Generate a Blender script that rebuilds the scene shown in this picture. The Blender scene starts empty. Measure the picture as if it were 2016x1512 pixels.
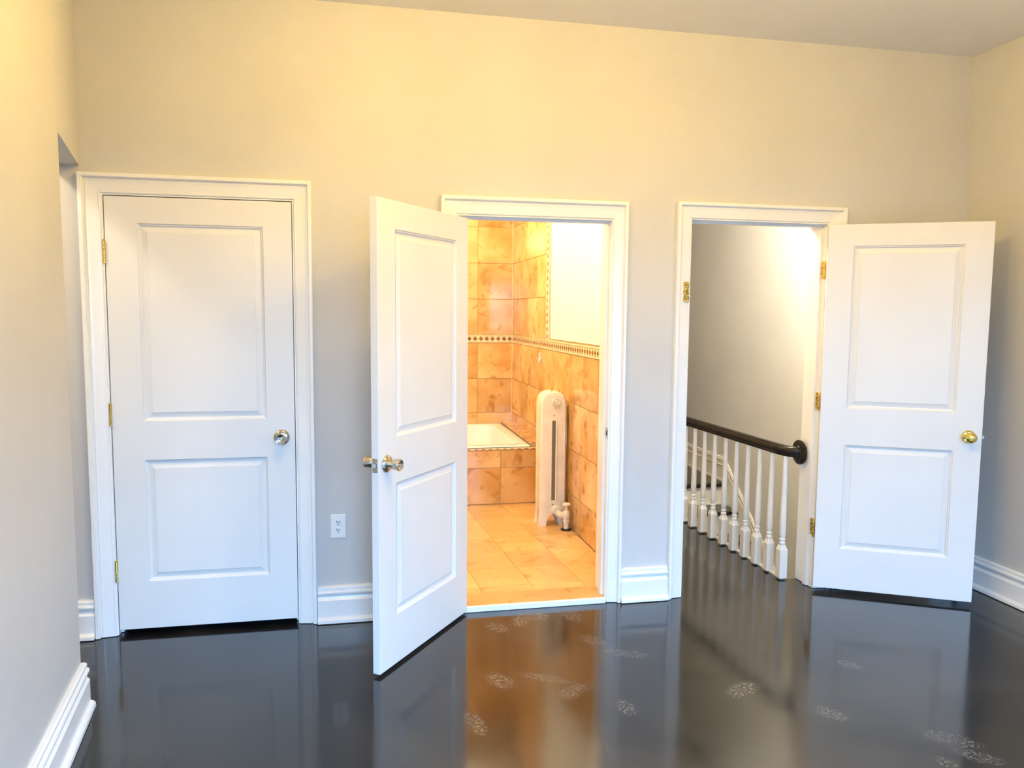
import bpy, bmesh, math, random
from mathutils import Vector, Matrix
random.seed(7)
SC = bpy.context.scene
COL = SC.collection
R = math.radians

# ------------------------------------------------------------------ camera
F_PX = 1533.6
cam_d = bpy.data.cameras.new('camera')
cam_d.sensor_fit = 'HORIZONTAL'; cam_d.sensor_width = 36.0
cam_d.lens = F_PX / 2016.0 * 36.0
cam_d.clip_start = 0.02
cam = bpy.data.objects.new('camera', cam_d); COL.objects.link(cam)
YAW, PITCH, ROLL = R(11.622), R(5.256), R(-0.495)
fw = Vector((math.sin(YAW)*math.cos(PITCH), math.cos(YAW)*math.cos(PITCH), -math.sin(PITCH)))
rt = Vector((math.cos(YAW), -math.sin(YAW), 0)); dn = fw.cross(rt)
r2 = rt*math.cos(ROLL) + dn*math.sin(ROLL); d2 = -rt*math.sin(ROLL) + dn*math.cos(ROLL)
m = Matrix((r2, -d2, -fw)).transposed().to_4x4()
m.translation = Vector((0, -3.843, 1.5325)); cam.matrix_world = m
SC.camera = cam

# ------------------------------------------------------------------ world, daylight, exposure
SC.view_settings.view_transform = 'Standard'
SC.view_settings.look = 'None'
SC.view_settings.exposure = 0.0
SC.view_settings.gamma = 1.0
SC.view_settings.use_curve_mapping = False
w = bpy.data.worlds.new('sky'); SC.world = w; w.use_nodes = True
bg = w.node_tree.nodes['Background']
bg.inputs[0].default_value = (0.45, 0.62, 1.0, 1); bg.inputs[1].default_value = 0.6
COOL = (0.28, 0.57, 1.0); WARM = (1.0, 0.63, 0.12)
WINDOWS = [(-0.35, 0.75), (1.55, 2.75)]          # x ranges of the windows behind the viewer
WZ0, WZ1, WY = 0.75, 2.45, -5.2
RWIN = (-4.75, -3.45)                             # y range of the unseen window added in the right wall
def daylight(loc, rz, width, watts):              # skylight entering a window, travelling downwards
    L = bpy.data.lights.new('window_daylight', 'AREA'); L.shape = 'RECTANGLE'
    L.size = width; L.size_y = WZ1 - WZ0; L.energy = watts; L.color = COOL; L.spread = R(130)
    o = bpy.data.objects.new('window_daylight', L); COL.objects.link(o)
    o.location = loc; o.rotation_euler = (R(90-58), 0, rz)
for x0, x1 in WINDOWS: daylight(((x0+x1)/2, WY-.22, (WZ0+WZ1)/2), 0, x1-x0, 232 if x0 < 0 else 175)
daylight((3.80, sum(RWIN)/2, (WZ0+WZ1)/2), R(90), RWIN[1]-RWIN[0], 262)  # added right-wall window, puts more cool light on the left wall
LAMP_E, BATH_E, HALL_E = 20.5, 23.0, 74.0

# ------------------------------------------------------------------ materials
def mat(name, col=(.8,.8,.8), rough=.5, metal=0., spec=.5, coat=0.):
    m = bpy.data.materials.new(name); m.use_nodes = True
    b = m.node_tree.nodes['Principled BSDF']
    b.inputs['Base Color'].default_value = (*col, 1); b.inputs['Roughness'].default_value = rough
    b.inputs['Metallic'].default_value = metal; b.inputs['Specular IOR Level'].default_value = spec
    b.inputs['Coat Weight'].default_value = coat
    return m
def N(m, t, **kw):
    n = m.node_tree.nodes.new(t)
    for k, v in kw.items(): setattr(n, k, v)
    return n
def LK(m, a, b): m.node_tree.links.new(a, b)
def noise_col(m, c1, c2, scale, detail=4, lo=.35, hi=.65, bump=0., bscale=None, rand=False):
    b = m.node_tree.nodes['Principled BSDF']
    tc = N(m, 'ShaderNodeTexCoord'); vec = tc.outputs['Object']
    if rand:
        oi = N(m, 'ShaderNodeObjectInfo'); mul = N(m, 'ShaderNodeMath', operation='MULTIPLY'); mul.inputs[1].default_value = 37.0
        LK(m, oi.outputs['Random'], mul.inputs[0])
        ad = N(m, 'ShaderNodeVectorMath', operation='ADD'); LK(m, vec, ad.inputs[0]); LK(m, mul.outputs[0], ad.inputs[1]); vec = ad.outputs[0]
    nz = N(m, 'ShaderNodeTexNoise'); nz.inputs['Scale'].default_value = scale; nz.inputs['Detail'].default_value = detail
    LK(m, vec, nz.inputs['Vector'])
    cr = N(m, 'ShaderNodeValToRGB'); e = cr.color_ramp.elements
    e[0].position = lo; e[0].color = (*c1, 1); e[1].position = hi; e[1].color = (*c2, 1)
    LK(m, nz.outputs['Fac'], cr.inputs[0]); LK(m, cr.outputs[0], b.inputs['Base Color'])
    if bump:
        n2 = N(m, 'ShaderNodeTexNoise'); n2.inputs['Scale'].default_value = bscale or scale*8
        LK(m, vec, n2.inputs['Vector'])
        bp = N(m, 'ShaderNodeBump'); bp.inputs['Strength'].default_value = bump; bp.inputs['Distance'].default_value = .002
        LK(m, n2.outputs['Fac'], bp.inputs['Height']); LK(m, bp.outputs[0], b.inputs['Normal'])
    return cr, nz, vec

WALL = mat('wall_paint', rough=.62); noise_col(WALL, (.585,.585,.58), (.625,.625,.62), 1.7, bump=.10, bscale=180)
CEIL = mat('ceiling_paint', rough=.8); noise_col(CEIL, (.85,.83,.78), (.88,.86,.82), 1.2, bump=.08, bscale=120)
BATHW = mat('bath_paint', rough=.6); noise_col(BATHW, (.80,.78,.73), (.84,.82,.78), 1.5, bump=.08, bscale=150)
TRIM = mat('trim_gloss_white', rough=.28); noise_col(TRIM, (.86,.86,.85), (.90,.90,.89), 3.0, bump=.06, bscale=60)
DOORM = mat('door_satin_white', rough=.36); noise_col(DOORM, (.79,.79,.78), (.83,.83,.82), 2.0, bump=.05, bscale=90)
STAIRW = mat('stair_white', rough=.4); noise_col(STAIRW, (.74,.72,.67), (.82,.80,.76), 5.0, bump=.06, bscale=60)
PLASTIC = mat('outlet_plastic', (.86,.87,.88), .3)
DARK = mat('dark_slot', (.01,.01,.01), .6)
NICKEL = mat('satin_nickel', (.60,.55,.47), .24, 1.0); noise_col(NICKEL, (.52,.47,.39), (.66,.61,.52), 40)
BRASS = mat('polished_brass', (.85,.58,.14), .17, 1.0); noise_col(BRASS, (.80,.52,.10), (.92,.66,.20), 30)
ABRASS = mat('aged_brass', (.6,.4,.1), .35, 1.0); noise_col(ABRASS, (.30,.17,.03), (.92,.60,.14), 120, lo=.38, hi=.55)
RAILM = mat('black_varnish', (.010,.008,.007), .22, spec=.22); noise_col(RAILM, (.006,.005,.005), (.020,.016,.013), 14)
TREAD = mat('tread_paint', rough=.25); noise_col(TREAD, (.030,.027,.024), (.050,.046,.042), 9)
NOSEM = mat('tread_nosing_black', (.012,.010,.009), .22); noise_col(NOSEM, (.008,.007,.006), (.018,.015,.013), 11)
ENAMEL = mat('enamel_white', (.86,.85,.82), .12); noise_col(ENAMEL, (.84,.83,.80), (.89,.88,.85), 4)
RADM = mat('radiator_cream', rough=.33); noise_col(RADM, (.72,.65,.52), (.82,.76,.64), 9, bump=.15, bscale=50)
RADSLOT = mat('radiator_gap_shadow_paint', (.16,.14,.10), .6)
GROUT = mat('grout', rough=.8); noise_col(GROUT, (.50,.36,.21), (.58,.43,.27), 20)
LISTEL = mat('listello_cream', rough=.3); noise_col(LISTEL, (.70,.56,.34), (.80,.66,.44), 14)
DIAM = mat('diamond_brown', rough=.25); noise_col(DIAM, (.16,.07,.015), (.27,.13,.035), 40)
GLASSF = mat('lamp_base_metal', (.75,.72,.66), .3, 1.0)

def tile_mat(name, c1, c2, cv, rough):
    m = mat(name, rough=rough)
    cr, nz, vec = noise_col(m, c1, c2, 3.2, detail=6, lo=.34, hi=.66, rand=True)
    b = m.node_tree.nodes['Principled BSDF']
    oi = N(m, 'ShaderNodeObjectInfo')                       # each stone has its own tone
    mr = N(m, 'ShaderNodeMapRange'); mr.inputs['To Min'].default_value = .80; mr.inputs['To Max'].default_value = 1.12
    LK(m, oi.outputs['Random'], mr.inputs['Value'])
    mx = N(m, 'ShaderNodeMix', data_type='RGBA', blend_type='MULTIPLY'); mx.inputs['Factor'].default_value = 1
    LK(m, cr.outputs[0], mx.inputs['A']); LK(m, mr.outputs[0], mx.inputs['B'])
    vn = N(m, 'ShaderNodeTexNoise'); vn.inputs['Scale'].default_value = 6; vn.inputs['Detail'].default_value = 8; vn.inputs['Distortion'].default_value = 1.6
    LK(m, vec, vn.inputs['Vector'])
    vr = N(m, 'ShaderNodeValToRGB'); e = vr.color_ramp.elements   # rusty veins
    e[0].position = .56; e[0].color = (0,0,0,1); e[1].position = .68; e[1].color = (1,1,1,1)
    LK(m, vn.outputs['Fac'], vr.inputs[0])
    m2 = N(m, 'ShaderNodeMix', data_type='RGBA'); m2.inputs['B'].default_value = (*cv, 1)
    sc = N(m, 'ShaderNodeMath', operation='MULTIPLY'); sc.inputs[1].default_value = .75
    LK(m, vr.outputs[0], sc.inputs[0]); LK(m, sc.outputs[0], m2.inputs['Factor'])
    LK(m, mx.outputs['Result'], m2.inputs['A']); LK(m, m2.outputs['Result'], b.inputs['Base Color'])
    return m
TILE = tile_mat('travertine_polished', (.60,.31,.085), (.80,.53,.24), (.36,.15,.03), .10)
FTILE = tile_mat('travertine_floor', (.68,.40,.14), (.80,.52,.22), (.45,.22,.05), .28)

# glossy black painted floor with dusty scuffs and footprints of their own shape
FLOOR = mat('black_floor_gloss', (.012,.011,.011), .18, spec=.85)
def build_floor_mat():
    m = FLOOR; b = m.node_tree.nodes['Principled BSDF']
    tc = N(m, 'ShaderNodeTexCoord'); P = tc.outputs['Object']
    fine = N(m, 'ShaderNodeTexNoise'); fine.inputs['Scale'].default_value = 85; fine.inputs['Detail'].default_value = 5
    LK(m, P, fine.inputs['Vector'])
    prints_and_glint = [(.676,-.225,.055,.09,30),(.813,-.167,.055,.09,-20),(.905,-.131,.09,.07,-10),(1.085,-.164,.06,.09,10),(1.094,-.452,.06,.10,40),
              (.593,-.772,.06,.10,20),(.862,-.916,.055,.10,-55),(1.033,-1.081,.045,.08,0),(.437,-1.084,.04,.11,10),(1.55,-1.032,.06,.11,-60),
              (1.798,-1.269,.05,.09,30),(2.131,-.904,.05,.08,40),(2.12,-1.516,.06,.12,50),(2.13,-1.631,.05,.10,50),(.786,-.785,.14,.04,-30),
              (1.993,-1.649,.04,.05,0),(1.20,-.62,.13,.05,-20)]  # the small round mark paints a bright floor reflection
    acc = None
    for x, y, a, c, rot in prints_and_glint:
        mp = N(m, 'ShaderNodeMapping', vector_type='TEXTURE')
        mp.inputs['Location'].default_value = (x, y, 0); mp.inputs['Rotation'].default_value = (0, 0, R(rot)); mp.inputs['Scale'].default_value = (a, c, 1)
        LK(m, P, mp.inputs['Vector'])
        ln = N(m, 'ShaderNodeVectorMath', operation='LENGTH'); LK(m, mp.outputs[0], ln.inputs[0])
        mr = N(m, 'ShaderNodeMapRange', interpolation_type='SMOOTHSTEP')
        mr.inputs['From Min'].default_value = 1.1; mr.inputs['From Max'].default_value = .5; LK(m, ln.outputs['Value'], mr.inputs['Value'])
        if acc is None: acc = mr.outputs[0]
        else:
            mx = N(m, 'ShaderNodeMath', operation='MAXIMUM'); LK(m, acc, mx.inputs[0]); LK(m, mr.outputs[0], mx.inputs[1]); acc = mx.outputs[0]
    cut = N(m, 'ShaderNodeMapRange'); cut.inputs['From Min'].default_value = .42; cut.inputs['From Max'].default_value = .66; LK(m, fine.outputs['Fac'], cut.inputs['Value'])
    k = N(m, 'ShaderNodeMath', operation='MULTIPLY'); LK(m, acc, k.inputs[0]); LK(m, cut.outputs[0], k.inputs[1])
    big = N(m, 'ShaderNodeTexNoise'); big.inputs['Scale'].default_value = 1.6; big.inputs['Detail'].default_value = 5; LK(m, P, big.inputs['Vector'])
    dust = N(m, 'ShaderNodeMapRange'); dust.inputs['From Min'].default_value = .45; dust.inputs['From Max'].default_value = .75
    dust.inputs['To Max'].default_value = .06; LK(m, big.outputs['Fac'], dust.inputs['Value'])
    k2 = N(m, 'ShaderNodeMath', operation='MULTIPLY_ADD'); k2.inputs[1].default_value = .15
    LK(m, k.outputs[0], k2.inputs[0]); LK(m, dust.outputs[0], k2.inputs[2])
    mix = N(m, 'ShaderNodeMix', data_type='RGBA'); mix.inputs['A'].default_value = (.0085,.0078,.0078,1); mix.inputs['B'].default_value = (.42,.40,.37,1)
    LK(m, k2.outputs[0], mix.inputs['Factor']); LK(m, mix.outputs['Result'], b.inputs['Base Color'])
    rg = N(m, 'ShaderNodeMapRange'); rg.inputs['From Min'].default_value = .3; rg.inputs['From Max'].default_value = .75
    rg.inputs['To Min'].default_value = .085; rg.inputs['To Max'].default_value = .155; LK(m, big.outputs['Fac'], rg.inputs['Value'])
    ra = N(m, 'ShaderNodeMath', operation='ADD'); LK(m, rg.outputs[0], ra.inputs[0])
    kk = N(m, 'ShaderNodeMath', operation='MULTIPLY'); kk.inputs[1].default_value = .3; LK(m, k.outputs[0], kk.inputs[0]); LK(m, kk.outputs[0], ra.inputs[1])
    LK(m, ra.outputs[0], b.inputs['Roughness'])
    wv = N(m, 'ShaderNodeTexNoise'); wv.inputs['Scale'].default_value = 4.0; wv.inputs['Detail'].default_value = 2; LK(m, P, wv.inputs['Vector'])
    bp = N(m, 'ShaderNodeBump'); bp.inputs['Strength'].default_value = .10; bp.inputs['Distance'].default_value = .01
    LK(m, wv.outputs['Fac'], bp.inputs['Height']); LK(m, bp.outputs[0], b.inputs['Normal'])
build_floor_mat()

def emit_mat(name, col, strength):
    m = bpy.data.materials.new(name); m.use_nodes = True; nt = m.node_tree
    nt.nodes.remove(nt.nodes['Principled BSDF']); e = nt.nodes.new('ShaderNodeEmission')
    e.inputs[0].default_value = (*col, 1); e.inputs[1].default_value = strength
    nt.links.new(e.outputs[0], nt.nodes['Material Output'].inputs[0]); return m
def pane_mat():
    m = bpy.data.materials.new('window_glass'); m.use_nodes = True; nt = m.node_tree
    nt.nodes.remove(nt.nodes['Principled BSDF'])
    t = nt.nodes.new('ShaderNodeBsdfTransparent'); g = nt.nodes.new('ShaderNodeBsdfGlossy'); g.inputs['Roughness'].default_value = .02
    fr = nt.nodes.new('ShaderNodeFresnel'); fr.inputs[0].default_value = 1.45; mx = nt.nodes.new('ShaderNodeMixShader')
    nt.links.new(fr.outputs[0], mx.inputs[0]); nt.links.new(t.outputs[0], mx.inputs[1]); nt.links.new(g.outputs[0], mx.inputs[2])
    nt.links.new(mx.outputs[0], nt.nodes['Material Output'].inputs[0]); return m
PANE = pane_mat()

# ------------------------------------------------------------------ mesh helpers
class MB:
    def __init__(s): s.v = []; s.f = []
    def box(s, x0, x1, y0, y1, z0, z1):
        n = len(s.v)
        s.v += [(x0,y0,z0),(x1,y0,z0),(x1,y1,z0),(x0,y1,z0),(x0,y0,z1),(x1,y0,z1),(x1,y1,z1),(x0,y1,z1)]
        s.f += [tuple(n+i for i in q) for q in ((0,3,2,1),(4,5,6,7),(0,1,5,4),(1,2,6,5),(2,3,7,6),(3,0,4,7))]
        return s
    def prism(s, A, B, cap=True):                   # two matching closed loops
        n = len(s.v); k = len(A); s.v += list(A) + list(B)
        for i in range(k): j = (i+1) % k; s.f.append((n+i, n+j, n+k+j, n+k+i))
        if cap: s.f.append(tuple(n+i for i in reversed(range(k)))); s.f.append(tuple(n+k+i for i in range(k)))
        return s
    def loft(s, loops, cap=True):
        for i in range(len(loops)-1):
            s.prism(loops[i], loops[i+1], cap=False)
        if cap:
            n = len(s.v); k = len(loops[0]); s.v += list(loops[0]) + list(loops[-1])
            s.f.append(tuple(n+i for i in reversed(range(k)))); s.f.append(tuple(n+k+i for i in range(k)))
        return s
    def lathe(s, prof, o=(0,0,0), axis='z', seg=24):  # prof: (radius, height)
        loops = []
        for r, h in prof:
            lp = []
            for i in range(seg):
                a = 2*math.pi*i/seg; c, d = r*math.cos(a), r*math.sin(a)
                p = {'z': (c, d, h), 'y': (d, h, c), 'x': (h, c, d)}[axis]
                lp.append((p[0]+o[0], p[1]+o[1], p[2]+o[2]))
            loops.append(lp)
        return s.loft(loops)
    def build(s, name, material, parent=None, smooth=False, bevel=0., loc=None, weld=True):
        me = bpy.data.meshes.new(name); me.from_pydata(s.v, [], s.f); me.update()
        bm = bmesh.new(); bm.from_mesh(me)
        if weld: bmesh.ops.remove_doubles(bm, verts=bm.verts, dist=1e-6)
        bmesh.ops.recalc_face_normals(bm, faces=bm.faces)
        bm.to_mesh(me); bm.free()
        me.materials.append(material)
        if smooth:
            for p in me.polygons: p.use_smooth = True
            me.set_sharp_from_angle(angle=R(38))
        o = bpy.data.objects.new(name, me); COL.objects.link(o); o.parent = parent
        if loc: o.location = loc
        if bevel:
            b = o.modifiers.new('bevel', 'BEVEL'); b.width = bevel; b.segments = 2; b.limit_method = 'ANGLE'; b.angle_limit = R(50)
        return o
def empty(name, loc=(0,0,0), parent=None):
    o = bpy.data.objects.new(name, None); COL.objects.link(o); o.location = loc; o.parent = parent; o.empty_display_size = .1; return o
def tag(o, label, cat, kind=None, group=None):
    o['label'] = label; o['category'] = cat
    if kind: o['kind'] = kind
    if group: o['group'] = group
    return o
def struct(o, label, cat): return tag(o, label, cat, 'structure')
def circle(c, r, axis, seg=20):
    out = []
    for i in range(seg):
        a = 2*math.pi*i/seg; p, q = r*math.cos(a), r*math.sin(a)
        d = {'x': (0,p,q), 'y': (q,0,p), 'z': (p,q,0)}[axis]
        out.append((c[0]+d[0], c[1]+d[1], c[2]+d[2]))
    return out

# ------------------------------------------------------------------ room shell
CZ = 2.955; WT = .16
D1 = dict(l=-1.087, r=-.269, t=2.041); D2 = dict(l=.512, r=1.303, t=2.002); D3 = dict(l=1.737, r=2.522, t=2.020)
J = .02
mb = MB(); xs = [-2.4]
for d in (D1, D2, D3): xs += [d['l']-J, d['r']+J]
xs.append(3.62)
for i in range(0, 8, 2): mb.box(xs[i], xs[i+1], 0, WT, -.05 if i < 6 else -2.4, CZ+.05)
for d in (D1, D2, D3): mb.box(d['l']-J, d['r']+J, 0, WT, d['t']+J, CZ+.05)
struct(mb.build('wall_back', WALL, weld=False), 'pale grey painted wall holding the three panelled doors', 'wall')

# right wall, a little out of plumb
mb = MB(); xb, xt = 3.462, 3.366
def wx(z): return xb+(xt-xb)*z/(CZ+.05)
for ya, yb_, za, zb_ in ((-5.3,RWIN[0],0,CZ+.05),(RWIN[1],0.0,0,CZ+.05),(RWIN[0],RWIN[1],0,WZ0),(RWIN[0],RWIN[1],WZ1,CZ+.05)):
    mb.prism([(wx(za),ya,za),(3.602,ya,za),(3.602,ya,zb_),(wx(zb_),ya,zb_)], [(wx(za),yb_,za),(3.602,yb_,za),(3.602,yb_,zb_),(wx(zb_),yb_,zb_)])
struct(mb.build('wall_right', WALL, weld=False), 'plain grey wall meeting the corner behind the brass-knob door', 'wall')

# left wall ends at an opening; a header carries on to the door wall
LP = [(-1.030,-.70), (-.925,-1.65), (-.90,-5.3)]
def strip_wall(pts, off, z0, z1):
    mb = MB()
    for a, b in zip(pts[:-1], pts[1:]):
        q = [(a[0],a[1]),(b[0],b[1]),(b[0]-off,b[1]),(a[0]-off,a[1])]
        mb.prism([(x,y,z0) for x,y in q], [(x,y,z1) for x,y in q])
    return mb
wl = strip_wall(LP, .13, 0, CZ+.05); wl2 = strip_wall([(-1.178,0.0),(-1.030,-.70)], .13, 2.165, CZ+.05)
n = len(wl.v); wl.v += wl2.v; wl.f += [tuple(i+n for i in f) for f in wl2.f]
struct(wl.build('wall_left', WALL, weld=False), 'grey side wall ending at an opening beside the closed door', 'wall')
mb = MB(); mb.box(-2.52,-2.4,-1.6,0.0,-.05,CZ+.05); mb.box(-2.4,-1.16,-1.72,-1.6,0,CZ+.05)
struct(mb.build('wall_passage', WALL, weld=False), 'grey walls of the side passage left of the closed door', 'wall')

# wall with windows behind the viewer
mb = MB(); fx = [-1.05] + [v for wv in WINDOWS for v in wv] + [3.62]
for i in range(0, len(fx), 2): mb.box(fx[i], fx[i+1], WY-.15, WY, 0, CZ+.05)
for a, b in WINDOWS: mb.box(a, b, WY-.15, WY, 0, WZ0); mb.box(a, b, WY-.15, WY, WZ1, CZ+.05)
struct(mb.build('wall_front', WALL, weld=False), 'grey wall with two windows opposite the doors', 'wall')
WL = [((sum(wv)/2, WY-.075, WZ0), 0, wv[1]-wv[0]) for wv in WINDOWS] + [((3.525, sum(RWIN)/2, WZ0), R(90), RWIN[1]-RWIN[0])]
for n, (loc_, rz_, wd_) in enumerate(WL, 1):
    root = empty('window_%d' % n, loc_); root.rotation_euler.z = rz_; hw = wd_/2; hh = WZ1-WZ0
    struct(root, 'white sash window ' + ('opposite the closed door', 'opposite the doorway to the stairs', 'added unseen in the plain right-hand wall')[n-1], 'window')
    f = MB(); f.box(-hw,-hw+.05,-.04,.04,0,hh); f.box(hw-.05,hw,-.04,.04,0,hh); f.box(-hw+.05,hw-.05,-.04,.04,0,.05); f.box(-hw+.05,hw-.05,-.04,.04,hh-.05,hh)
    f.build('window_frame', TRIM, root, weld=False)
    MB().box(-hw+.05,hw-.05,-.03,.03,hh/2-.02,hh/2+.02).build('meeting_rail', TRIM, root)
    MB().box(-hw+.05,hw-.05,-.003,.003,.05,hh/2-.02).build('pane', PANE, root)
    MB().box(-hw+.05,hw-.05,-.003,.003,hh/2+.02,hh-.05).build('pane', PANE, root)
    MB().box(-hw-.05,hw+.05,.076,.13,-.03,0).build('window_sill', TRIM, root)

struct(MB().box(-2.52,3.62,-5.35,0.0,CZ,CZ+.12).build('ceiling', CEIL), 'plain cream ceiling above the three doors', 'ceiling')
RX = 2.44                                        # edge of the stair well
mb = MB(); mb.box(-2.52,3.62,-5.35,WT,-.2,0); mb.box(1.62,RX,WT,6.0,-.2,0); mb.box(RX,3.34,2.63,6.0,-.2,0); mb.box(-1.5,-.1,WT,.9,-.2,0)
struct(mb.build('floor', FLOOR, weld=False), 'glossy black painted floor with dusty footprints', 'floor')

# closet behind the closed door, bathroom and hall shells
mb = MB(); mb.box(-1.6,-1.5,WT,.9,0,CZ); mb.box(-1.6,-.1,.9,1.0,0,CZ); mb.box(-1.5,-.1,WT,.9,CZ-.3,CZ-.2)
struct(mb.build('wall_closet', WALL, weld=False), 'closet walls behind the closed door', 'wall')

# ------------------------------------------------------------------ casings, jambs
CASE = [(0,.006),(.05,.013),(.10,.014),(.12,.011),(.16,.012),(.55,.018),(.66,.021),(.70,.017),(.75,.017),(.78,.030),(.82,.034),(.97,.034),(1,.031)]
def casing(n, d, wl, wr, wh, label, zb=0.0):
    root = empty('trim_%d' % n, ((d['l']+d['r'])/2, 0, 0)); ox = root.location.x
    struct(root, label, 'door casing')
    rv = .005
    zi = d['t'] + rv
    prof = [(t, -dd) for t, dd in CASE] + [(1, 0.0), (0, 0.0)]
    for sgn, xi, wd in ((-1, d['l']-rv, wl), (1, d['r']+rv, wr)):
        A = [(xi+sgn*t*wd-ox, y, zb) for t, y in prof]; B = [(xi+sgn*t*wd-ox, y, zi+t*wh) for t, y in prof]
        MB().prism(A, B).build('casing_side', TRIM, root)
    A = [(d['l']-rv-t*wl-ox, y, zi+t*wh) for t, y in prof]; B = [(d['r']+rv+t*wr-ox, y, zi+t*wh) for t, y in prof]
    MB().prism(A, B).build('casing_head', TRIM, root)
    for x0, x1, s in ((d['l']-J, d['l'], 1), (d['r'], d['r']+J, -1)):
        jb = MB().box(x0-ox, x1-ox, -.006, WT+.002, zb, d['t']).build('jamb', TRIM, root)
        xf = x1 if s > 0 else x0
        a, b = sorted((xf, xf+s*.012))
        MB().box(a-ox, b-ox, .034, .072, zb, d['t']-.012).build('door_stop', TRIM, jb)
    jb = MB().box(d['l']-J-ox, d['r']+J-ox, -.006, WT+.002, d['t'], d['t']+J).build('head_jamb', TRIM, root)
    MB().box(d['l']-ox, d['r']-ox, .034, .072, d['t']-.012, d['t']).build('door_stop', TRIM, jb)
    return root
T1 = casing(1, D1, .090, .083, .088, 'white moulded casing around the closed door', zb=.003)
T2 = casing(2, D2, .079, .074, .088, 'white moulded casing around the bathroom doorway', zb=.003)
T3 = casing(3, D3, .081, .095, .083, 'white moulded casing around the doorway to the stairs', zb=.003)

# ------------------------------------------------------------------ baseboards
BASE = [(0,.182),(.014,.182),(.021,.177),(.022,.168),(.019,.163),(.027,.159),(.030,.153),(.029,.146),(.021,.139),(.018,.130),(.020,.124),(.029,.114),(.029,.030),(.040,.026),(.046,.018),(.047,.004),(0,.004)]
def baseboard(name, pts, nrm, label, mat_=None, base=BASE):                # a dark gap stays under each board
    loops = []
    for i, p in enumerate(pts):
        nn = nrm[i] if isinstance(nrm, list) else nrm
        loops.append([(p[0]+nn[0]*d, p[1]+nn[1]*d, z+(p[2] if len(p) > 2 else 0)) for d, z in base])
    o = MB().loft(loops).build(name, mat_ or TRIM)
    return struct(o, label, 'baseboard')
baseboard('baseboard_back', [(-2.4,0),(-1.184,0)], (0,-1), 'short white baseboard seen through the opening left of the closed door')
baseboard('baseboard_back', [(-.178,0),(.425,0)], (0,-1), 'white moulded baseboard below the wall outlet')
baseboard('baseboard_back', [(1.384,0),(1.649,0)], (0,-1), 'short white baseboard between bathroom casing and stair doorway casing')
baseboard('baseboard_back', [(2.625,0),(3.42,0)], (0,-1), 'white baseboard behind the opened door with brass knob')
nl = (.994, .110)
baseboard('baseboard_left', [LP[0], LP[1], LP[2]], [nl, (.998,.06), (1,.007)], 'white moulded baseboard along the left wall, end profile showing')
baseboard('baseboard_right', [(3.460,-.049), (3.460,-5.2)], (-1,0), 'white moulded baseboard along the right wall')

# ------------------------------------------------------------------ doors
def grid_plate(xs, zs, holes, y0, y1):
    mb = MB()
    for i in range(len(xs)-1):
        for k in range(len(zs)-1):
            if (i, k) in holes: continue
            a, b, c, d = xs[i], xs[i+1], zs[k], zs[k+1]
            n = len(mb.v)
            mb.v += [(a,y0,c),(b,y0,c),(b,y0,d),(a,y0,d),(a,y1,c),(b,y1,c),(b,y1,d),(a,y1,d)]
            mb.f += [(n,n+1,n+2,n+3),(n+7,n+6,n+5,n+4)]
            for (di, dk), q in {(-1,0):(0,3,7,4), (1,0):(1,5,6,2), (0,-1):(0,4,5,1), (0,1):(3,2,6,7)}.items():
                ii, kk = i+di, k+dk
                if not (0 <= ii < len(xs)-1 and 0 <= kk < len(zs)-1) or (ii, kk) in holes:
                    mb.f.append(tuple(n+j for j in q))
    return mb
PAN = [(0,0),(.003,.004),(.007,.005),(.010,.0135),(.014,.0140),(.038,.0060),(.0395,.0035)]
def raised_panel(x0, x1, z0, z1, t, parent):
    mb = MB()
    for face in (0, 1):
        loops = []
        for ins, dep in PAN:
            y = dep if face == 0 else t-dep
            loops.append([(x0+ins,y,z0+ins),(x1-ins,y,z0+ins),(x1-ins,y,z1-ins),(x0+ins,y,z1-ins)])
        for a, b in zip(loops[:-1], loops[1:]): mb.prism(a, b, cap=False)
        n = len(mb.v); mb.v += loops[-1]; mb.f.append((n,n+1,n+2,n+3))
    return mb.build('raised_panel', DOORM, parent)
def knob_profile(kind):
    if kind == 'tulip':    # tapered barrel with dished face
        return ([(.0,.0),(.037,.0),(.0375,.003),(.036,.007),(.029,.012),(.017,.015),(.0,.015)],
                [(0,.014),(.013,.014),(.0125,.024),(.0165,.030),(.0215,.038),(.0245,.060),(.025,.066),(.0235,.068),(.018,.066),(.009,.062),(0,.061)],
                [(0,.061),(.0055,.061),(.0055,.066),(.0045,.0675),(0,.068)])
    return ([(0,0),(.0335,0),(.034,.003),(.031,.008),(.018,.012),(0,.012)],
            [(0,.011),(.012,.011),(.011,.022),(.016,.028),(.024,.034),(.0275,.044),(.0275,.052),(.024,.060),(.016,.0645),(0,.066)],
            [(0,.0655),(.010,.0655),(.008,.0665),(0,.067)])
def add_knob(parent, x, y, z, sgn, kind, m):
    ros, kn, bt = knob_profile(kind)
    f = lambda pr: [(r, sgn*h) for r, h in pr]
    k = MB().lathe(f(kn), axis='y', seg=28).build('door_knob', m, parent, smooth=True, loc=(x, y, z))
    MB().lathe(f(ros), axis='y', seg=32).build('rosette', m, k, smooth=True)
    MB().lathe(f(bt), axis='y', seg=16).build('knob_button', m, k, smooth=True)
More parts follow.
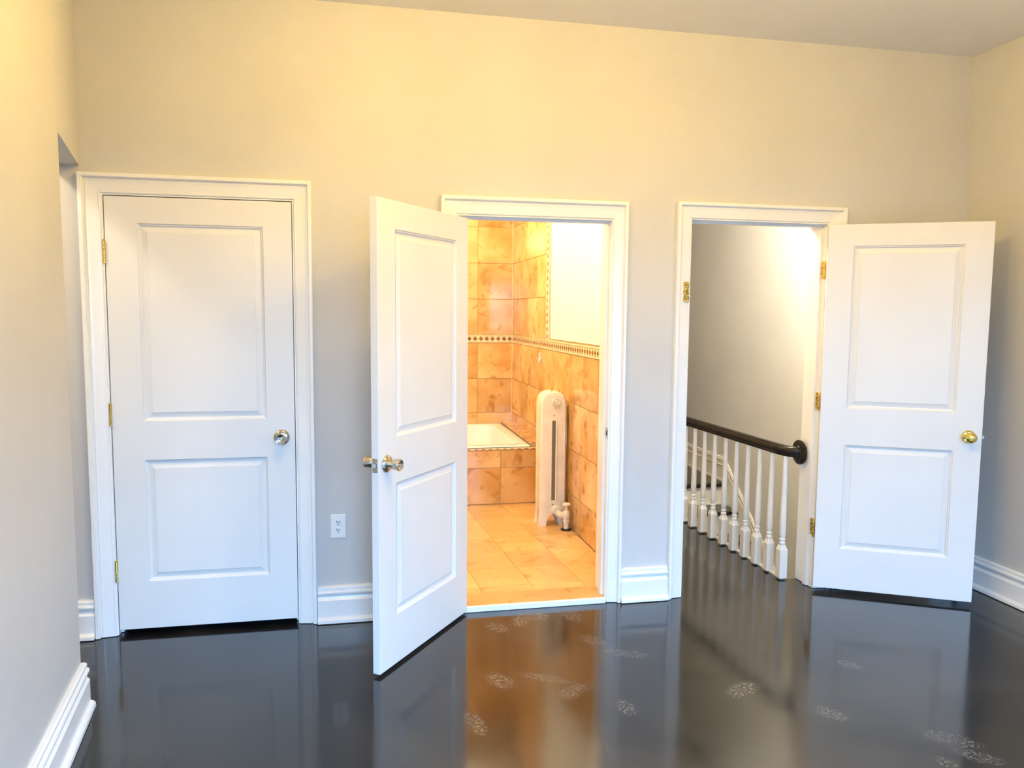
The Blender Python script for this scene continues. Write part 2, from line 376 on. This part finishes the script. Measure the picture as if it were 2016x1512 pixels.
def make_door(n, org, ang, w, z0, z1, px, up, lo, kx, kz, kind, m, label, kn_sides=(0,1), latch=None):
    t = .035
    xs_ = [0, px[0], px[1], w]; zs_ = [0, lo[0]-z0, lo[1]-z0, up[0]-z0, up[1]-z0, z1-z0]
    o = grid_plate(xs_, zs_, {(1,1),(1,3)}, 0, t).build('door_%d' % n, DOORM, bevel=.0018)
    o.location = (org[0], org[1], z0); o.rotation_euler = (0, 0, ang)
    struct(o, label, 'door')
    raised_panel(px[0], px[1], up[0]-z0, up[1]-z0, t, o)
    raised_panel(px[0], px[1], lo[0]-z0, lo[1]-z0, t, o)
    for s in kn_sides: add_knob(o, kx, 0 if s == 0 else t, kz-z0, -1 if s == 0 else 1, kind, m)
    if latch:
        lp = MB().box(w, w+.0018, .005, .030, kz-z0-.029, kz-z0+.029).build('latch_plate', latch, o, bevel=.0006)
        MB().prism([(w+.0018,.010,kz-z0-.008),(w+.0018,.025,kz-z0-.008),(w+.0018,.025,kz-z0+.008),(w+.0018,.010,kz-z0+.008)],
                   [(w+.013,.010,kz-z0-.008),(w+.006,.025,kz-z0-.008),(w+.006,.025,kz-z0+.008),(w+.013,.010,kz-z0+.008)]).build('latch_bolt', latch, lp)
        for dz in (-.021,.021):
            MB().lathe([(0,w+.0017),(.004,w+.0017),(.0035,w+.003),(0,w+.003)], axis='x', seg=10, o=(0,.0175,kz-z0+dz)).build('screw', latch, lp)
    return o
d1 = make_door(1, (-1.083,-.005), 0, .810, .028, 2.037, (.136,.680), (1.017,1.918), (.257,.833), .749, .927, 'tulip', NICKEL,
               'closed white two-panel door with nickel knob', kn_sides=(0,))
a2 = math.atan2(-.809, -.588)
d2o = make_door(2, (.560-.035*.809, -.030+.035*.588), a2, .780, .014, 1.986, (.120,.648), (1.005,1.869), (.232,.806), .722, .902, 'tulip', NICKEL,
                'half-opened white two-panel door with nickel knobs on both faces', latch=NICKEL)
a3 = math.atan2(-.469, .883)
d3o = make_door(3, (2.500,-.050), a3, .786, .026, 2.013, (.130,.656), (1.032,1.898), (.255,.830), .724, .908, 'ball', BRASS,
                'wide-open white two-panel door with polished brass knob', latch=NICKEL)
# hinges: barrel + two leaves + screws
def hinge(parent, loc, h, m, plate=None):
    b = MB()
    for k in range(5):
        b.lathe([(0,-h/2+k*h/5+.0006),(.0062,-h/2+k*h/5+.0006),(.0062,-h/2+(k+1)*h/5-.0006),(0,-h/2+(k+1)*h/5-.0006)], seg=14)
    hb = b.build('hinge', m, parent, smooth=True, loc=loc)
    for s in (-1, 1): MB().lathe([(0,s*h/2),(.0045,s*h/2),(.005,s*(h/2+.003)),(.002,s*(h/2+.006)),(0,s*(h/2+.006))], seg=12).build('hinge_tip', m, hb, smooth=True)
    if plate:
        dx, y0, y1 = plate
        MB().box(dx-.0012, dx+.0012, y0, y1, -h/2, h/2).build('hinge_leaf', m, hb, bevel=.0004)
        for yy, zz in ((.35,.38),(.70,.18),(.35,-.02),(.70,-.22),(.35,-.40)):
            MB().lathe([(0,-.0018),(.0035,-.0018),(.003,-.0024),(0,-.0024)], axis='x', seg=10, o=(dx, y0+(y1-y0)*yy, zz*h)).build('screw', DARK, hb)
for z in (1.790, 1.050, .313): hinge(d1, (-.0025,-.0065,z-.028), .098, BRASS)
for z in (1.760, 1.040, .330): hinge(d2o, (-.012,-.008,z-.014), .089, BRASS)
for z in (1.776, 1.060, .350):
    hinge(T3, (2.506-T3.location.x,-.020,z), .092, ABRASS, plate=(D3['r']-.0016-2.506, .018, .050))
# strike plate in the bathroom jamb and keeper plate on the stair-door casing
sp = MB().box(D2['r']-.0016-T2.location.x, D2['r']-T2.location.x, -.002, .031, .878, .935).build('strike_plate', NICKEL, T2)
MB().box(D2['r']-.0022-T2.location.x, D2['r']-.0017-T2.location.x, .008, .022, .893, .920).build('strike_hole', DARK, sp)
kp = MB()
kp.loft([[(1.697-T3.location.x+a, -.0165+y, 1.647+z) for a, z in ((0,-.052),(.026,-.052),(.030,-.040),(.026,-.022),(.029,0),(.026,.022),(.030,.040),(.026,.052),(0,.052),(-.003,.040),(.001,.022),(-.002,0),(.001,-.022),(-.003,-.040))] for y in (0,-.006)])
kpo = kp.build('keeper_plate', ABRASS, T3); kpo['label'] = 'ornate brass keeper plate'
for dz in (-.038, .036): MB().lathe([(0,-.0225),(.005,-.0225),(.005,-.026),(.003,-.028),(0,-.028)], axis='y', seg=12, o=(1.710-T3.location.x,0,1.647+dz)).build('screw', BRASS, kpo)
MB().lathe([(0,-.0225),(.009,-.0225),(.009,-.029),(.006,-.032),(0,-.032)], axis='y', seg=14, o=(1.711-T3.location.x,0,1.655)).build('keeper_boss', BRASS, kpo)

# ------------------------------------------------------------------ wall outlet
ot = empty('wall_outlet', (-.075, 0, .479)); tag(ot, 'white duplex power outlet on the wall beside the half-opened door', 'outlet')
pl = MB(); q = [(-.037,-.059),(.037,-.059),(.037,.059),(-.037,.059)]; q2 = [(a*.92,b*.95) for a, b in q]
pl.loft([[(a,0,b) for a, b in q], [(a,-.003,b) for a, b in q], [(a,-.006,b) for a, b in q2]])
pl.build('cover_plate', PLASTIC, ot)
for s in (-1, 1):
    rc = MB(); pts = []
    for i in range(24):
        a = 2*math.pi*i/24; pts.append((.0172*math.cos(a), max(-.0135, min(.0135, .0172*math.sin(a)))))
    rc.loft([[(a,-.0055,b+s*.0195) for a, b in pts], [(a,-.0085,b+s*.0195) for a, b in pts]])
    ro = rc.build('receptacle', PLASTIC, ot)
    for dx, h in ((-.0064,.0050),(.0064,.0042)): MB().box(dx-.0018,dx+.0018,-.0089,-.0084,s*.0195+.0035-h,s*.0195+.0035+h).build('slot', DARK, ro)
    MB().lathe([(0,-.0084),(.0032,-.0084),(.0032,-.0089),(0,-.0089)], axis='y', seg=12, o=(0,0,s*.0195-.0075)).build('slot', DARK, ro)
MB().lathe([(0,-.0058),(.003,-.0058),(.0026,-.0072),(0,-.0075)], axis='y', seg=12).build('screw', NICKEL, ot, smooth=True)

# ------------------------------------------------------------------ bathroom
BX0, BX1, BY0, BY1, BZ = 0.0, 1.50, WT, 3.44, 2.62
LZ0, LZ1 = 1.243, 1.319
G = .0035
def tile_mesh(name, w, h, t, m, shear=0.0):
    mb = MB(); e = .0016
    def q(x0, x1, z0, z1, y): return [(x0,y,z0),(x1,y,z0),(x1,y,z1),(x0,y,z1)]
    mb.loft([q(0,w,0,h,t), q(0,w,0,h,e), q(e,w-e,e,h-e,0)])
    return mb
TM = {}
def put_tile(parent, kind, w, h, loc, rot, m, t=.008):
    key = (round(w,4), round(h,4), m.name)
    if key not in TM:
        o = tile_mesh('tile', w, h, t, m).build('tile', m, parent); TM[key] = o
    else:
        o = TM[key].copy(); COL.objects.link(o); o.parent = parent
    o.location = loc; o.rotation_euler = rot
    return o
# back wall of the tub alcove
wb = struct(MB().box(BX0-.1,BX1+.0075,BY1+.0075,BY1+.12,-.05,BZ).build('wall_bathroom_back', GROUT), 'polished travertine tile wall behind the bathtub', 'wall')
def rows(z0, z1, step):
    out = []; z = z0
    while z < z1-.03: out.append((z, min(z+step, z1))); z += step
    return out
LOW = [(.02,.262),(.262,.578),(.578,.903),(.903,LZ0)]
UP = [(LZ1,1.654),(1.654,1.989),(1.989,2.324),(2.324,BZ)]
colsX = [(1.5-.337*(i+1), 1.5-.337*i) for i in range(4)] + [(0.0,.152)]
for a, b in LOW[1:] + UP:
    for x0, x1 in colsX: put_tile(wb, 'w', x1-x0-G, b-a-G, (x0+G/2, BY1, a+G/2), (0,0,0), TILE)
# right wall: tile to the border, plaster above, full tile in the tub alcove
TY = 2.06
wr = MB(); wr.box(BX1+.0075, 1.62, WT, 6.0, -.2, BZ+.05)
wr = struct(wr.build('wall_bathroom_right', GROUT, weld=False), 'travertine tiled bathroom wall behind the radiator', 'wall')
cy = [(BY1-.333*(i+1), BY1-.333*i) for i in range(9)]; cy.append((BY0, BY1-.333*9))
for a, b in LOW:
    for y0, y1 in cy: put_tile(wr, 'w', y1-y0-G, b-a-G, (BX1, y1-G/2, a+G/2), (0,0,-math.pi/2), TILE)
for a, b in UP:
    for y0, y1 in cy[:4]: put_tile(wr, 'w', y1-y0-G, b-a-G, (BX1, y1-G/2, a+G/2), (0,0,-math.pi/2), TILE)
    y1 = cy[3][0]; put_tile(wr, 'w', y1-TY-G, b-a-G, (BX1, y1-G/2, a+G/2), (0,0,-math.pi/2), TILE)
MB().box(BX1-.001, BX1+.0074, BY0, 1.985, LZ1+.014, BZ).build('plaster_panel', BATHW, wr)
# borders with brown diamonds
def listello(parent, length, loc, rot, hgt=LZ1-LZ0):
    s = MB(); b = .013
    s.box(0,length,-.001,.0074,b,hgt-b)
    o = s.build('border_tile', LISTEL, parent); o.location = loc; o.rotation_euler = rot
    for z in (0, hgt-b):
        MB().loft([[(0,.0074,z),(0,-.003,z+.002),(0,-.005,z+b/2),(0,-.003,z+b-.002),(0,.0074,z+b)], [(length,.0074,z),(length,-.003,z+.002),(length,-.005,z+b/2),(length,-.003,z+b-.002),(length,.0074,z+b)]]).build('pencil_liner', LISTEL, o)
    n = int(length/.0555); st = length/n; c = hgt/2; dm = None
    for i in range(n):
        x = st*(i+.5)
        if dm is None:
            r = .0235; dm = MB().loft([[(-r,-.0005,0),(0,-.0005,-r),(r,-.0005,0),(0,-.0005,r)], [(-r*.9,-.0022,0),(0,-.0022,-r*.9),(r*.9,-.0022,0),(0,-.0022,r*.9)]]).build('diamond', DIAM, o); d = dm
        else: d = dm.copy(); COL.objects.link(d); d.parent = o
        d.location = (x, 0, c)
    return o
listello(wb, BX1, (0, BY1, LZ0), (0,0,0))
listello(wr, BY1-BY0, (BX1, BY1, LZ0), (0,0,-math.pi/2))
lv = listello(wr, BZ-LZ1, (BX1, TY, LZ1), (R(0), R(-90), R(-90)), hgt=.072)
MB().box(BX1-.008, BX1-.0006, BY1-.008, BY1-.0006, .50, BZ-.001).build('corner_strip', LISTEL, wb, bevel=.002)
hk = empty('wall_hook', (BX1-.001, 2.31, 1.165)); tag(hk, 'small white arrow-shaped hook on the tiled wall above the radiator', 'hook')
MB().box(-.008,0,-.006,.006,-.035,.045).build('hook_bar', PLASTIC, hk, bevel=.002)
for sg in (-1, 1):
    MB().prism([(-.010,sg*.0005,-.040),(-.010,sg*.009,-.036),(-.010,sg*.032,-.008),(-.010,sg*.026,-.003)][::sg], [(0,sg*.0005,-.040),(0,sg*.009,-.036),(0,sg*.032,-.008),(0,sg*.026,-.003)][::sg]).build('hook_prong', PLASTIC, hk)
# remaining bathroom shell
mb = MB(); mb.box(BX0-.1,BX0,WT,BY1,-.2,BZ); mb.box(-.1,BX1,BY1+.12,BY1+.14,0,BZ)
struct(mb.build('wall_bathroom_left', BATHW, weld=False), 'plain bathroom wall opposite the radiator', 'wall')
struct(MB().box(BX0-.1,BX1+.0075,WT,BY1+.12,BZ,BZ+.08).build('ceiling_bathroom', BATHW), 'white ceiling of the bathroom', 'ceiling')
# floor tiles, laid slightly askew
fb = struct(MB().box(BX0,BX1,WT,2.14,-.2,.0165).build('floor_bathroom', GROUT), 'bathroom floor of square travertine tiles', 'floor')
SH = -.063
ys = [.166,.272,.578,.884,1.190,1.496,1.802,2.105]
def fx_line(k, y): return (.972 + .290*k) + SH*(y-.16)
for k in range(-4, 3):
    for y0, y1 in zip(ys[:-1], ys[1:]):
        pts = []
        for y, kk in ((y0,k),(y0,k+1),(y1,k+1),(y1,k)):
            pts.append((min(max(fx_line(kk,y),BX0+.002),BX1-.002), y))
        if pts[1][0]-pts[0][0] < .02 or pts[2][0]-pts[3][0] < .02: continue
        cx = sum(p_[0] for p_ in pts)/4; cyy = sum(p_[1] for p_ in pts)/4
        def sc(p_, g): return (p_[0]-cx + (g if p_[0] < cx else -g), p_[1]-cyy + (g if p_[1] < cyy else -g))
        A = [(*sc(p_, .0012), -.009) for p_ in pts]; B = [(*sc(p_, .0012), -.0008) for p_ in pts]; C = [(*sc(p_, .002), 0) for p_ in pts]
        MB().loft([A, B, C]).build('floor_tile', FTILE, fb, loc=(cx, cyy, .022))
# doorway saddle
sd = empty('door_saddle', ((D2['l']+D2['r'])/2, .07, 0)); hw = (D2['r']-D2['l'])/2 - .001
struct(sd, 'travertine saddle with white edge in the bathroom doorway', 'threshold'); sd.name = 'trim_4'
MB().box(-hw,hw,-.072,.095,.001,.030).build('saddle_stone', FTILE, sd, bevel=.002)
MB().box(-hw,hw,-.092,-.0722,.001,.030).build('white_edge', TRIM, sd, bevel=.003)

# bathtub with tiled apron
AY = 2.10
ap = struct(MB().box(BX0,BX1-.001,AY+.0075,AY+.07,.0,.452).build('tub_apron', GROUT), 'travertine tiled front of the bathtub', 'tub apron'); ap.name = 'wall_tub'
for a, b in ((.024,.312),(.312,.455)):
    for x0, x1 in ((1.137,1.499),(.80,1.137),(.463,.80),(.126,.463),(.001,.126)): put_tile(ap, 'w', x1-x0-G, b-a-G, (x0+G/2, AY, a+G/2), (0,0,0), TILE)
MB().box(BX0+.001,BX1-.002,AY-.006,AY+.014,.4555,.468).build('edge_strip', LISTEL, ap, bevel=.002)
n = 26
for i in range(n): MB().box((i+.2)/n*1.49,(i+.62)/n*1.49,AY-.0068,AY-.0060,.459,.465).build('strip_inlay', DIAM, ap)
tub = empty('bathtub', (.70, 2.78, .02)); tag(tub, 'white enamel bathtub set behind the tiled apron', 'bathtub')
def rr(cx, cy, hx, hy, rad, z, n=8):
    out = []
    for sx, sy, a0 in ((1,1,0),(-1,1,90),(-1,-1,180),(1,-1,270)):
        for i in range(n+1):
            a = R(a0+90*i/n); out.append((cx+sx*(hx-rad)+rad*math.cos(a), cy+sy*(hy-rad)+rad*math.sin(a), z))
    return out
T = MB(); hx, hy = .69, .655
T.loft([rr(0,.037,hx,hy-.043,.02,.05), rr(0,.037,hx,hy-.043,.02,.437), rr(0,-.003,hx,hy-.003,.025,.452), rr(0,-.003,hx-.01,hy-.013,.03,.458), rr(0,-.003,hx-.075,hy-.085,.10,.458), rr(0,-.003,hx-.09,hy-.10,.11,.448),
        rr(0,-.003,hx-.115,hy-.125,.14,.33), rr(0,-.003,hx-.16,hy-.16,.16,.16), rr(0,-.003,hx-.22,hy-.22,.16,.12)])
T.build('basin', ENAMEL, tub, smooth=True)
MB().lathe([(0,.121),(.03,.121),(.028,.125),(0,.126)], o=(.35,0,0), seg=20).build('drain', NICKEL, tub, smooth=True)
lg = struct(MB().box(1.402,BX1-.001,AY+.075,BY1-.001,.02,.492).build('tub_ledge', GROUT), 'narrow tiled ledge between bathtub and radiator wall', 'ledge'); lg.name = 'trim_5'
for i in range(4):
    y0 = AY+.076+i*.3155; MB().box(1.398,BX1-.001,y0,y0+.312,.4922,.502).build('tile', TILE, lg, bevel=.0015)
    MB().box(1.393,1.4018,y0,y0+.312,.482,.4918).build('tile', TILE, lg)

# cast-iron radiator (three sections seen from the end) and its valve
rad = empty('radiator', (1.385, 1.50, .022)); tag(rad, 'cream cast-iron column radiator standing beside the tiled wall', 'radiator')
RW, RH = .094, .960
def rad_outline(x_in, zt, zb):
    pts = []
    w = RW - x_in
    for i in range(13):
        a = math.pi*i/12; pts.append((w*math.cos(a)*1.0, zt-.085+ .085*math.sin(a)**.8))
    return pts
def section(y0, th, legs):
    prof = []
    def outline(ins):
        w = RW-ins; p = []
        for i in range(13):
            a = math.pi*i/12; p.append((w*math.copysign(abs(math.cos(a))**.75, math.cos(a)), RH-.10+(.10-ins)*math.sin(a)**.85))
        if legs: low = [(-w,.10),(-w-.004,.06),(-w-.010+ins,.0),(-w+.034,.0),(-w+.040,.045),(-w+.060,.075),(0,.088),(w-.060,.075),(w-.040,.045),(w-.034,.0),(w+.010-ins,.0),(w+.004,.06),(w,.10)]
        else: low = [(-w,.12),(-w+.015,.09),(-.03,.078),(0,.076),(.03,.078),(w-.015,.09),(w,.12)]
        return p + low
    e = .018
    o = MB().loft([[(x,y0+e*.0,z) for x, z in outline(.012)], [(x,y0+e*.4,z) for x, z in outline(.003)], [(x,y0+e,z) for x, z in outline(0)],
                   [(x,y0+th-e,z) for x, z in outline(0)], [(x,y0+th-e*.4,z) for x, z in outline(.003)], [(x,y0+th,z) for x, z in outline(.012)]]).build('radiator_section', RADM, rad, smooth=True)
    return o
y = -.085
for i in range(3):
    s = section(y, .052, i != 1)
    if i == 0:
        # dark strip painting the shaded gap between the two columns, hub and foundry dots on the end face
        MB().box(-.0150,.0150,y-.0012,y-.0002,.185,.755).build('gap_shade_strip', RADSLOT, s, bevel=.0004)
        for sx in (-1,1): MB().lathe([(0,.185),(.0065,.190),(.0065,.750),(0,.755)], o=(sx*.0190,y-.0045,0), seg=12).build('column_bead', RADM, s, smooth=True)
        MB().lathe([(0,y+.001),(.030,y+.001),(.030,y-.008),(.025,y-.016),(.020,y-.010),(.013,y-.011),(.010,y-.022),(0,y-.024)], axis='y', seg=24, o=(.012,0,.885)).build('hub_cap', RADM, s, smooth=True)
        for zz in (.79,.155): MB().lathe([(0,y-.0005),(.005,y-.0005),(.004,y-.002),(0,y-.0022)], axis='y', seg=12, o=(0,0,zz)).build('foundry_dot', RADSLOT, s)
        MB().lathe([(0,y+.001),(.032,y+.001),(.031,y-.010),(.024,y-.016),(0,y-.016)], axis='y', seg=20, o=(.02,0,.115)).build('hub_cap', RADM, s, smooth=True)
    y += .0535
MB().lathe([(0,0),(.008,0),(.008,.012),(.011,.014),(.011,.022),(.006,.024),(.006,.030),(0,.031)], o=(-.005,-.03,RH-.003), seg=12).build('bleed_valve', ABRASS, rad, smooth=True)
va = empty('radiator_valve', (1.452, 1.300, .022)); tag(va, 'cream painted radiator valve on a floor pipe beside the radiator', 'valve')
MB().lathe([(0,0),(.038,0),(.038,.006),(.030,.010),(.018,.011),(0,.011)], seg=24).build('floor_flange', NOSEM, va, smooth=True)
MB().lathe([(0,.008),(.018,.008),(.018,.056),(.023,.058),(.023,.072),(.019,.074),(.021,.080),(.026,.095),(.026,.122),(.020,.136),(.013,.140),(.013,.160),(0,.160)], seg=20).build('valve_body', RADM, va, smooth=True)
MB().lathe([(0,.158),(.009,.158),(.009,.170),(.022,.172),(.029,.176),(.029,.186),(.022,.191),(0,.193)], seg=24).build('handwheel', RADM, va, smooth=True)
mb = MB(); pth = [Vector((-.005,.0,.100)), Vector((-.036,.086,.094))]
dr = (pth[1]-pth[0]).normalized(); sd_ = dr.cross(Vector((0,0,1))).normalized(); up_ = sd_.cross(dr)
def ring(c, r): return [tuple(c + sd_*r*math.cos(2*math.pi*i/18) + up_*r*math.sin(2*math.pi*i/18)) for i in range(18)]
Ln = (pth[1]-pth[0]).length
mb.loft([ring(pth[0]+dr*Ln*f_, r_) for f_, r_ in ((0,.019),(.32,.019),(.33,.024),(.46,.024),(.47,.021),(.72,.021),(.73,.026),(.93,.026),(.94,.021),(.99,.021))])
mb.build('union_pipe', RADM, va, smooth=True)

# ------------------------------------------------------------------ hall and staircase
HX = 3.34
mb = MB(); mb.box(HX,HX+.12,WT,6.0,-2.4,BZ+.1)
struct(mb.build('wall_hall_right', WALL, weld=False), 'plain grey wall along the staircase seen through the open doorway', 'wall')
mb = MB(); mb.box(1.62,HX,6.0,6.12,-.2,BZ+.1)
struct(mb.build('wall_hall_back', WALL, weld=False), 'far end wall of the hall', 'wall')
struct(MB().box(1.62,HX+.12,WT,6.12,BZ+.1,BZ+.2).build('ceiling_hall', CEIL), 'cream ceiling of the hall', 'ceiling')
mb = MB(); mb.box(RX-.10,RX-.001,WT,2.63,-2.4,-.2); mb.box(RX-.1,HX,2.64,2.74,-2.4,-.2); mb.box(RX,HX,WT,2.63,-2.45,-2.4)
struct(mb.build('wall_stairwell', STAIRW, weld=False), 'white inner faces of the stair well under the railing', 'wall')
MB_edge = MB().box(RX-.014,RX+.012,WT+.002,2.60,.0005,.010).build('trim_6', STAIRW); struct(MB_edge, 'thin white edge strip along the stair well under the balusters', 'trim')
st = empty('staircase', ((RX+HX)/2, 1.4, -2.4)); tag(st, 'staircase with dark treads and white risers going down beyond the railing', 'staircase')
hw = (HX-RX)/2 - .002; RISE, RUN, Y0 = .197, .245, 2.63
tm = rm = None
for k in range(0, 10):
    zt = -k*RISE + 2.4; yf = Y0 - k*RUN - 1.4
    if k == 0:
        MB().box(-hw,hw,yf-.04,yf-.0005,zt-.032,zt-.0004).build('landing_nosing', NOSEM, st, bevel=.008)
    else:
        t_ = MB().box(-hw+.022,hw-.022,yf+.004,yf+RUN-.0135,zt-.030,zt).build('tread', TREAD, st)
        MB().box(-hw+.022,hw-.022,yf-.04,yf+.0035,zt-.032,zt+.0004).build('tread_nosing', NOSEM, t_, bevel=.008)
    r_ = MB().box(-hw+.022,hw-.022,yf-.013,yf-.001,zt-RISE+.0006,zt-.0325).build('riser', STAIRW, st)
    MB().box(-hw+.022,hw-.022,yf-.024,yf-.0135,zt-RISE+.001,zt-RISE+.014).build('scotia', STAIRW, r_)
# skirting along the stair wall
SK = [(.0,.225),(.010,.225),(.014,.217),(.010,.210),(.016,.204),(.017,.196),(.012,.190),(.011,.155),(.015,.150),(.015,.143),(.010,.138),(.010,.02),(.018,.016),(.018,.0),(0,.0)]
o = MB().loft([[(HX-d, 5.99, z) for d, z in SK], [(HX-d, 2.66, z) for d, z in SK]]).build('baseboard_hall', STAIRW); struct(o, 'white moulded baseboard on the landing above the stairs', 'baseboard')
sl = RISE/RUN; ye = WT+.01
SK2 = [(d, z if z > .1 else z-.30) for d, z in SK[:11]] + [(.010,-.14),(0,-.14)]
o = MB().loft([[(HX-d-.0, 2.659, z-.005) for d, z in SK2], [(HX-d, ye, z-.005-sl*(2.659-ye)) for d, z in SK2]]).build('trim_7', STAIRW); struct(o, 'white moulded skirting running down the wall beside the stairs', 'trim')

# railing
rl = empty('stair_railing', (RX-.012, .9, 0)); tag(rl, 'white turned balusters carrying a black moulded handrail by the stairs', 'railing')
def bx(y): return .007 - .038*(y-.17)
bal = None; yb = [.170,.305,.438,.572,.710,.850,.995,1.140,1.285,1.430,1.575,1.720,1.865,2.010,2.155,2.300,2.445]
for yy in yb:
    if bal is None:
        b = MB(); s = .0235
        def sq(h, z): return [(h,h,z),(-h,h,z),(-h,-h,z),(h,-h,z)]
        b.loft([sq(s,.010), sq(s,.175), sq(s*.55,.205)])
        bal = b.build('baluster', STAIRW, rl)
        MB().lathe([(0,.195),(.012,.197),(.016,.206),(.019,.214),(.016,.222),(.0135,.226),(.018,.232),(.018,.240),(.0135,.246),(.0185,.262),(.0195,.285),(.0175,.40),(.0150,.55),(.0125,.690),(.0118,.724),(0,.724)], seg=16).build('turned_shaft', STAIRW, bal, smooth=True)
        o = bal
    else:
        o = bal.copy(); COL.objects.link(o); o.parent = rl
        for ch in bal.children:
            c = ch.copy(); COL.objects.link(c); c.parent = o
    o.location = (bx(yy), yy-.9, 0)
RP = [(-.016,0),(-.020,.006),(-.020,.014),(-.028,.022),(-.031,.032),(-.030,.044),(-.020,.056),(-.008,.061),(.008,.061),(.020,.056),(.030,.044),(.031,.032),(.028,.022),(.020,.014),(.020,.006),(.016,0)]
path = [(bx(2.56),2.56-.9), (bx(.26),.26-.9), (bx(.20)+.002,.190-.9), (bx(.15)+.018,.146-.9), (.052,.128-.9), (.070,.126-.9)]
loops = []
for i, (px_, py_) in enumerate(path):
    a = Vector(path[max(i-1,0)]); b = Vector(path[min(i+1,len(path)-1)]); tdir = (b-a).normalized(); nn = Vector((-tdir.y, tdir.x))
    loops.append([(px_+nn.x*u, py_+nn.y*u, .724+z) for u, z in RP])
hr = MB().loft(loops).build('handrail', RAILM, rl, smooth=True); hr['label'] = 'black varnished handrail'
MB().lathe([(0,.0700),(.070,.0700),(.070,.060),(.062,.054),(.040,.052),(.036,.046),(0,.046)], axis='x', seg=36, o=(0,.126-.9,.752)).build('wall_rosette', RAILM, rl, smooth=True)
# plastered reveal of the wall carrying the rosette
# ------------------------------------------------------------------ lamps
def globe(name, loc, r, col, watts, label, drop):
    e = watts/(4*math.pi*math.pi*r*r)
    root = empty(name, loc); tag(root, label, 'ceiling light', group=None)
    MB().lathe([(r*math.sin(math.pi*i/14)+(1e-5 if i in (0,14) else 0), r*math.cos(math.pi*i/14)) for i in range(15)], seg=24).build('globe', emit_mat(name+'_glow', col, e), root, smooth=True)
    MB().lathe([(0,r*.97),(r*.5,r*.97),(r*.6,r+drop*.4),(r*.62,r+drop),(0,r+drop)], seg=20).build('lamp_base', GLASSF, root, smooth=True)
globe('ceiling_light', (.12,-1.36,CZ-.19), .085, WARM, LAMP_E*2.2, 'warm globe ceiling light in front of the closed door', .104)
globe('ceiling_light', (1.10,-1.62,CZ-.19), .085, WARM, LAMP_E*2.2, 'warm globe ceiling light in front of the bathroom doorway', .104)
globe('ceiling_light', (2.15,-1.80,CZ-.19), .085, WARM, LAMP_E*2.2, 'warm globe ceiling light in front of the stair doorway', .104)
globe('ceiling_light', (.75,2.40,BZ-.19), .11, (1.0,.77,.46), BATH_E*2.2, 'warm globe light on the bathroom ceiling above the tub', .079)
globe('ceiling_light', (.62,.85,BZ-.19), .11, (1.0,.77,.46), BATH_E*2.2, 'added unseen globe light on the bathroom ceiling near the doorway', .079)  # second bathroom globe, added to light the radiator's near face
globe('ceiling_light', (2.32,.85,BZ+.1-.17), .09, (1.0,.92,.72), HALL_E*2.2, 'warm globe light on the hall ceiling above the stairs', .079)
globe('ceiling_light', (-1.75,-.75,CZ-.19), .085, (1.0,.80,.55), 42.0, 'added unseen globe light in the side passage left of the closed door', .104)  # added lamp, brightens the wall strip inside the opening
